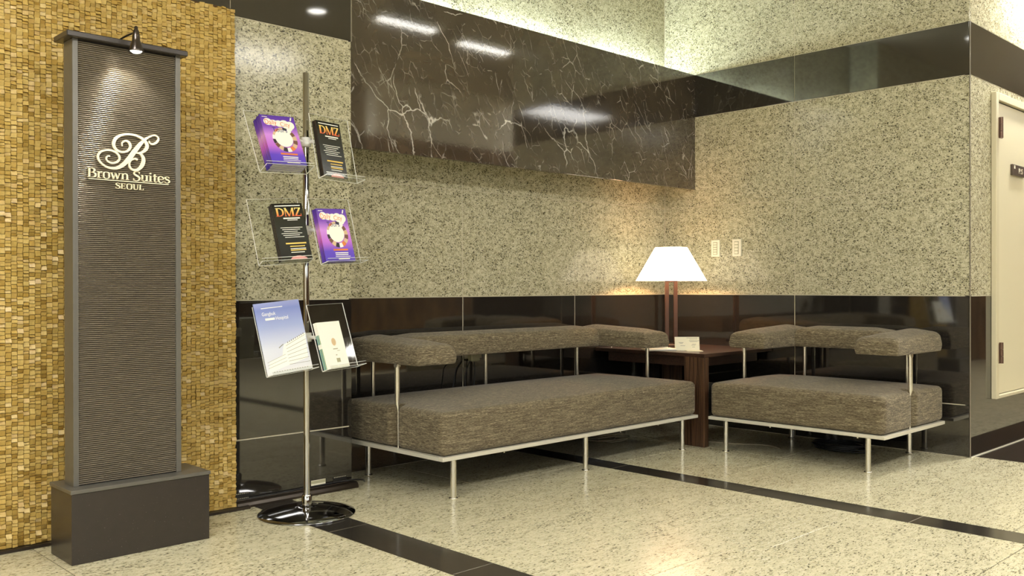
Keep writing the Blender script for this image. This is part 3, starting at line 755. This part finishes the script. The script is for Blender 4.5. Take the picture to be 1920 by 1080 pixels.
gl('L', .7, V(.15, 0, 1, .17), H(0, .32, .973), H(0, .62, .027), V(.61, 0, .3, .04))
gl('D', .9, V(.15, 0, 1, .2), *CAPF(), C((.15, .97, .06), (.5, .93, .09), (.73, .7, .18), (.73, .3, .18), (.5, .07, .09), (.15, .03, .06)))
gl('M', 1.1, V(.1, 0, 1, .07), H(0, .22, .03), C((.12, 1, .17), (.5, 0, .17)), C((.5, 0, .06), (.88, 1, .06)), V(.9, 0, 1, .2), H(.76, 1.04, .03), H(0, .16, .97), H(.84, 1.04, .97))
gl('Z', .78, H(.03, .66, .965, .08), H(.0, .68, .035, .08), C((.6, .97, .17), (.08, .03, .17)), V(.05, .76, .97, .05), V(.66, .03, .28, .05))
gl(' ', .34)
def serif(m, s, x0, x1, zb, cap, y0, y1):
    tot = sum(GL[c][0] for c in s) - .1; k = (x1-x0)/tot; x = x0
    for q, c in enumerate(s):
        for st in GL[c][1]:
            if len(st): m.ribbon([(x+a*k, zb+b*cap, w*(k+cap)/2) for a, b, w in st], y0-.00008*(q % 3), y1)
        x += GL[c][0]*k
    return m
X0 = 4.11
serif(MB(), 'Brown Suites', -4.283+X0, -3.982+X0, 1.3765, .0345, YS, YS+.006).build('lettering', M['ivory'], sg)
serif(MB(), 'SEOUL', -4.184+X0, -4.081+X0, 1.343, .0195, YS, YS+.006).build('lettering', M['ivory'], sg)
MB().box(-4.279+X0, -3.984+X0, YS, YS+.006, 1.3695, 1.3725).build('underline', M['ivory'], sg)
# picture lamp on the cap
hd = (-4.148+X0, -.705+.557)
MB().tube(catmull([(-4.156+X0, -.56+.557, 1.885), (-4.156+X0, -.565+.557, 1.899), (-4.152+X0, -.63+.557, 1.905), (hd[0], hd[1]+.012, 1.905)]), .0035, 8).build('lamp_arm', M['blackmetal'], sg)
lh = MB().lathe([(.003, 1.926), (.0065, 1.922), (.0065, 1.914), (.0095, 1.910), (.0135, 1.888), (.014, 1.874), (.0145, 1.873), (.026, 1.838), (.0265, 1.832), (.0235, 1.832), (.012, 1.872), (.003, 1.88)], (hd[0], hd[1], 0), 24).build('lamp_shade', M['lampmetal'], sg)
MB().lathe([(.003, 1.868), (.014, 1.855), (.0205, 1.836), (.012, 1.829), (.002, 1.827)], (hd[0], hd[1], 0), 20).build('bulb', M['spot_e'], lh)
sl = bpy.data.lights.new('sign_spot', 'SPOT'); sl.energy = 6.5; sl.color = (1, .95, .84); sl.spot_size = math.radians(105); sl.spot_blend = .7; sl.shadow_soft_size = .015
so = bpy.data.objects.new('sign_spot', sl); COL.objects.link(so); so.parent = sg; so.location = (hd[0], hd[1], 1.822)
so.rotation_euler = Vector((0, .10, -.22)).to_track_quat('-Z', 'Y').to_euler()

# ================================================================== BROCHURE RACK
PX, PY = -3.372, -.59
rk = thing('brochure_rack', 'chrome pole brochure rack with six clear acrylic trays', 'brochure rack', (PX, PY, 0))
MB().lathe([(.205, 0), (.208, .003), (.205, .007), (.17, .018), (.11, .029), (.06, .035), (.028, .038), (.026, .04)], n=64).build('base', M['chromebase'], rk)
MB().lathe([(.022, .036), (.022, .078), (.018, .084)], n=24).build('collar', M['chrome'], rk)
MB().lathe([(.0135, .04), (.0135, 1.0), (.0135, 1.897), (.011, 1.9)], n=24).build('pole', M['chrome'], rk)
RO = Vector((PX, PY, 0))
TR = {  # name: origin, azimuth of width, roll, lean back
 'a': ((-3.632, -.664, 1.447), 92, .044, 24.5, 1.601, 'upper left'), 'b': ((-3.379, -.703, 1.438), 82, -.015, 13.8, 1.601, 'upper right'),
 'c': ((-3.626, -.643, 1.067), 102, .08, 18.5, 1.221, 'middle left'), 'd': ((-3.374, -.710, 1.074), 85.5, .047, 14.5, 1.221, 'middle right'),
 'e': ((-3.619, -.692, .614), 90, .092, 13.5, .761, 'lower left'), 'f': ((-3.370, -.714, .622), 78, .033, 17, .761, 'lower right')}
FR = {}
TW, TH, TD, TT = .217, .29, .05, .003
for k, (o_, az, rl, ln, zc, _) in TR.items():
    a = math.radians(az); t = math.radians(ln)
    X0_ = Vector((math.sin(a), math.cos(a), 0)); n0 = Vector((math.cos(a), -math.sin(a), 0))
    Z0 = Vector((0, 0, math.cos(t)))-n0*math.sin(t); Nn = n0*math.cos(t)+Vector((0, 0, math.sin(t)))
    X = X0_*math.cos(rl)+Z0*math.sin(rl); Z = -X0_*math.sin(rl)+Z0*math.cos(rl); Y = -Nn
    mat = Matrix(((X.x, Y.x, Z.x, o_[0]), (X.y, Y.y, Z.y, o_[1]), (X.z, Y.z, Z.z, o_[2]), (0, 0, 0, 1)))
    FR[k] = mat
    m = MB(); d_ = TD if k not in 'a' else .066
    m.box(0, TW, 0, TT, 0, TH); m.box(0, TW, -d_, 0, -TT, 0); m.box(0, TW, -d_-TT, -d_, -TT, .010)
    tr = m.build('tray', M['acrylic'], rk); tr.matrix_parent_inverse = Matrix.Identity(4)
    tr.matrix_local = Matrix.Translation(-RO) @ mat
    e = MB(); w = .0016
    for x in (0, TW):
        e.box(x-w*.5, x+w*.5, 0, TT, 0, TH); e.box(x-w*.5, x+w*.5, -d_, 0, -TT, 0)
    e.box(0, TW, 0, TT, TH-w*.4, TH); e.box(0, TW, -d_-TT, -d_, .0095, .0108); e.box(0, TW, -d_-TT-.0002, -d_-TT+.0008, -TT, -TT+.001); e.box(0, TW, -.0005, TT, -TT-.0006, -TT+.0006)
    e.build('tray_edge', M['acredge'], tr)
    # arm from the clamp to the back of the tray
    left = k in 'ace'; pb = mat @ Vector((TW-.025 if left else .03, TT+.001, (zc-o_[2])/math.cos(t)))
    MB().tube([(0, 0, zc), tuple(pb-RO)], .008, 10).tube([tuple(pb-RO+Y*.004), tuple(pb-RO-Y*.0005)], .016, 12).build('tray_arm', M['acredge'], rk)
for zc in (1.601, 1.221, .761):
    MB().lathe([(.0138, zc-.02), (.022, zc-.019), (.023, zc-.006), (.0215, zc-.003), (.0215, zc+.003), (.023, zc+.006), (.022, zc+.019), (.0138, zc+.02)], n=20).build('clamp', M['acredge'], rk)

# ------------------------------------------------------------------ booklets in the trays
def book(name, label, cat, key, xo, off, w, h, th, mats, group):
    """origin: lower left corner of the front cover; -y is out of the cover"""
    t = thing(name, label, cat, (0, 0, 0), 0, group)
    t.matrix_world = FR[key] @ Matrix.Translation((xo, -off-th, .0005))
    m = MB(); m.box(0, w, 0, .0008, 0, h); m.box(0, w, th-.0008, th, 0, h); m.cur = 1; m.box(-.0002, .0008, .0008, th-.0008, 0, h)
    m.build('cover', [mats[0], mats[-1]], t)
    MB().box(.001, w-.0012, .0009, th-.0009, .0006, h-.0012).build('pages', M['paper'], t)
    return t
def flat(m, poly, y=-.0004): m.face([(x, y, z) for x, z in poly])
def ell(cx, cz, rx, rz, n=28, a0=0, a1=2*math.pi): return [(cx+rx*math.cos(a0+(a1-a0)*k/n), cz+rz*math.sin(a0+(a1-a0)*k/n)) for k in range(n)]
def bars(m, rows, y):
    for x0, x1, z, t_ in rows: flat(m, [(x0, z), (x1, z), (x1, z+t_), (x0, z+t_)], y)
def purple_art(t, w, h):
    m = MB()
    mats = [M['paper'], M['tanphoto'], M['brownphoto'], M['greenphoto'], M['orange'], M['inkdark']]
    cx, cz, rx, rz = .088, .120, .056, .058
    cols = [1, 2, 0, 5, 1, 4, 1, 0, 5, 2, 1, 5, 0, 4, 1, 2]
    for k, c in enumerate(cols):
        a0 = 2*math.pi*k/16; a1 = a0+2*math.pi/16*.93; m.cur = c
        o1 = ell(cx, cz, rx, rz, 4, a0, a1)+[(cx+rx*math.cos(a1), cz+rz*math.sin(a1))]; i1 = ell(cx, cz, rx*.66, rz*.66, 4, a0, a1)+[(cx+rx*.66*math.cos(a1), cz+rz*.66*math.sin(a1))]
        flat(m, o1+i1[::-1], -.0006)
    m.cur = 0; flat(m, ell(cx-.004, cz+.006, rx*.72, rz*.70), -.0009)
    m.build('picture_ring', mats, t)
    m = MB()   # white cloud behind the title
    for x, z, r, q in ((.03, .203, .019, .017), (.055, .199, .02, .015), (.08, .197, .02, .016), (.105, .197, .022, .019), (.13, .192, .02, .019), (.118, .178, .02, .015)): flat(m, ell(x, z, r, q, 16), -.0004-.00001*len(m.f))
    flat(m, [(.134, .215), (.140, .214), (.146, .230), (.140, .231)], -.0006)
    m.build('title_cloud', M['paper'], t)
    text('Daily', .034, M['orange'], t, (.014, -.0012, .190), (math.pi/2, 0, 0), 'title_text', 0, .78)
    text('City', .030, M['lilac'], t, (.083, -.0012, .184), (math.pi/2, 0, 0), 'title_text', 0, .9)
    text('Tours', .031, M['blueink'], t, (.040, -.0014, .155), (math.pi/2, 0, 0), 'title_text', 0, .92)
    m = MB(); bars(m, [(.05, .128, .048, .008)], -.0005); m.build('print', M['orange'], t)
    m = MB(); bars(m, [(.056, .126, .036, .004), (.056, .124, .028, .004), (.054, .134, .021, .0025), (.068, .128, .009, .006), (.008, .032, .224, .003), (.05, .085, .128, .002), (.058, .08, .12, .002)], -.0011)
    m.build('print', M['paper'], t)
def dmz_art(t, w, h):
    m = MB(); serif(m, 'DMZ', .013, .121, .192, .037, -.0008, -.0002); m.build('title_text', M['dmzletter'], t)
    m = MB(); bars(m, [(.012, .122, .237, .004), (.04, .112, .180, .0055), (.056, .10, .173, .003)]+[(.02+(k % 3)*.006, .115-(k*7 % 5)*.006, .140-k*.0085, .0022) for k in range(6)]+[(.046, .112, .046, .003), (.046, .104, .030, .003)], -.0006); m.build('print', M['paper'], t)
    m = MB(); bars(m, [(.03, .118, .068, .006), (.046, .110, .056, .004), (.046, .112, .039, .004)], -.0006); m.build('print', M['yellowink'], t)
    m = MB(); flat(m, ell(.075, .0, .036, .016, 16, 0, math.pi)+[(.039, 0)], -.0006); m.build('print', M['pinkink'], t)
names = ['front', 'second', 'third', 'fourth', 'fifth', 'rearmost']
def pile(key, kind, n, th, w, h, xo, art, cov, base=.0035):
    where = TR[key][5]
    for k in range(n):
        o_ = 'front' if k == n-1 else ('rearmost' if k == 0 else ['', 'second from back', 'third from back', 'fourth from back', 'fifth from back', 'sixth from back'][k])
        dx = .0015*((k*37) % 3-1) if k < n-1 else 0
        kn = 'purple city tours' if kind == 'p' else 'black tour'
        lab = f'{kn} booklet, {o_} of the pile in the {where} rack tray'
        t = book('tour_booklet', lab, 'booklet', key, xo+dx, base+k*th, w, h, th*.88, [cov, M['purplespine'] if kind == 'p' else M['dmzspine']], f'{kn} booklets in the {where} tray')
        if k == n-1: art(t, w, h)
pile('a', 'p', 6, .0095, .158, .235, .030, purple_art, M['purple'])
pile('b', 'd', 4, .006, .132, .25, .006, dmz_art, M['dmzblack'])
pile('c', 'd', 5, .0075, .132, .25, .085, dmz_art, M['dmzblack'])
pile('d', 'p', 4, .0068, .158, .235, .006, purple_art, M['purple'])
# hospital brochure
hb = book('hospital_brochure', 'large pale blue hospital brochure in the lower left rack tray', 'brochure', 'e', .001, .004, .213, .300, .005, [M['sky']], None)
m = MB(); m.cur = 0
flat(m, [(0.01, .012), (.20, .05), (.212, .155), (.10, .118), (.085, .075), (.02, .055)], -.0004)
m.cur = 1
for k in range(7):
    flat(m, [(.108, .112-k*.013), (.208, .148-k*.019), (.208, .1465-k*.019), (.108, .1105-k*.013)], -.0008)
for k in range(9): flat(m, [(.118+k*.010, .1205+k*.0035), (.122+k*.010, .122+k*.0035), (.122+k*.010, .128+k*.0035), (.118+k*.010, .1265+k*.0035)], -.001)
for k in range(3): flat(m, [(.01, .03+k*.012), (.10, .05+k*.014), (.10, .0488+k*.014), (.01, .0288+k*.012)], -.0008)
for k in range(14): flat(m, [(.03+k*.012, .010), (.036+k*.012, .010), (.036+k*.012, .014), (.03+k*.012, .014)], -.0009)
flat(m, [(.075, .105), (.098, .118), (.098, .122), (.075, .109)], -.001)
m.build('building_picture', [M['paper'], M['ink']], hb)
text('Gangbuk', .021, M['paper'], hb, (.028, -.0006, .246), (math.pi/2, 0, 0), 'title_text', 0, .85)
text('Hospital', .021, M['paper'], hb, (.088, -.0006, .224), (math.pi/2, 0, 0), 'title_text', 0, .85)
m = MB(); bars(m, [(.030, .13, .276, .003), (.040, .084, .226, .009)], -.0005); m.build('print', M['paper'], hb)
m = MB()
for k in range(4):
    t = thing('white_leaflet', f'white narrow leaflet, {["rearmost", "second from back", "third from back", "front"][k]} of the pile in the lower right rack tray', 'leaflet', (0, 0, 0), 0, 'white leaflets in the lower right tray')
    t.matrix_world = FR['f'] @ Matrix.Translation((.004+.0008*(k % 2), -.004-.005*(k+1), .0005))
    MB().box(0, .137, 0, .0046, 0, .205).build('sheet', M['paper'], t)
    MB().box(-.0006, .0006, .0003, .0043, .0, .09).box(-.0006, .0006, .0003, .0043, .11, .15).build('edge_print', M['greenphoto'] if k % 2 else M['tealphoto'], t)
    if k == 3:
        m = MB(); flat(m, ell(.075, .115, .013, .017, 14), -.0005); m.build('print', M['tanphoto'], t)
        m = MB(); bars(m, [(.062, .09, .082, .004), (.083, .1, .074, .002), (.07, .078, .055, .004), (.068, .09, .025, .018)], -.0006); m.build('print', M['switchgrey'], t)

# ================================================================== FLOOR TRUNKING AND CABLES
tk = thing('cable_trunking', 'dark rounded cable trunking along the foot of the left wall', 'trunking', (-3.24, YQ, 0))
pf = [(-.001, 0), (-.040, 0), (-.040, .010), (-.034, .022), (-.022, .028), (-.001, .028)]
m = MB(); m.grid([[(x, y, z) for y, z in pf] for x in (-.31, .325)], sm=False); m.face([(-.31, y, z) for y, z in pf]); m.face([(.325, y, z) for y, z in pf][::-1]); m.build('channel', M['trunk'], tk)
MB().tube(catmull([(-.31, -.010, .034), (-.1, -.012, .034), (.1, -.01, .036), (.22, -.012, .038), (.30, -.03, .040), (.36, -.02, .030), (.40, .02, .01)]), .004, 8).build('cable', M['cable'], tk)
MB().tube(catmull([(-.31, -.02, .032), (0, -.022, .031), (.25, -.024, .032), (.31, -.018, .034)]), .0035, 8).build('cable', M['trunk'], tk)
st = MB(); st.box(-3.157, -3.078, YQ-.0012, YQ-.0003, .036, .062); st.cur = 1; st.box(-3.157, -3.078, YQ-.0014, YQ-.0011, .046, .0600)
tag(st.build('wall_sticker', [M['white'], M['switchgrey']]), 'small white sticker low on the black wall behind the rack pole', 'sticker')
for x, lb in ((-3.035, 'small black slotted vent near the right end of the trunking'), (-3.552, 'small black slotted vent beside the gold mosaic foot')):
    v = thing('wall_vent', lb, 'vent', (x, YQ, .035), 0, 'small vents in the black wall')
    MB().box(0, .075, -.003, -.0003, 0, .026).build('vent_plate', M['dark'], v)
    s2 = MB()
    for k in range(8): s2.box(.003+k*.009, .008+k*.009, -.0042, -.003, .022, .026); s2.box(.003+k*.009, .008+k*.009, -.0042, -.003, 0, .004)
    s2.build('vent_teeth', M['greyplastic'], v)
rc = random.Random(11)
def coil(name, label, c, rx, ry, n, r, mat, h, jit):
    pts = []
    for k in range(n*10):
        a = 2*math.pi*k/10; q = 1+rc.uniform(-jit, jit)
        pts.append((rx*q*math.cos(a), ry*q*math.sin(a), r+h*k/(n*10)+rc.uniform(0, .006)))
    o = MB().tube(catmull(pts, 2), r, 6).build(name, mat, None, c); tag(o, label, 'cable'); return o
coil('pale_cable', 'pale tangled cables on the floor under the right end of the long sofa', (-1.02, -.30, 0), .14, .08, 6, .003, M['cablew'], .045, .45)
coil('black_cable', 'coiled black cable on the floor under the loveseat', (-.30, -1.50, 0), .10, .15, 7, .0045, M['cable'], .045, .18)
o = MB().tube(catmull([(-.62, -.75, .004), (-.55, -.95, .004), (-.47, -1.10, .004), (-.52, -1.22, .004)]), .0035, 6).build('trailing_cable', M['cablew'])
tag(o, 'thin pale cable trailing across the floor between corner table and loveseat', 'cable')
for o in bpy.data.objects:
    if o.name.split('.')[0] == 'print': o['kind'] = 'stuff'
bpy.context.view_layer.update()
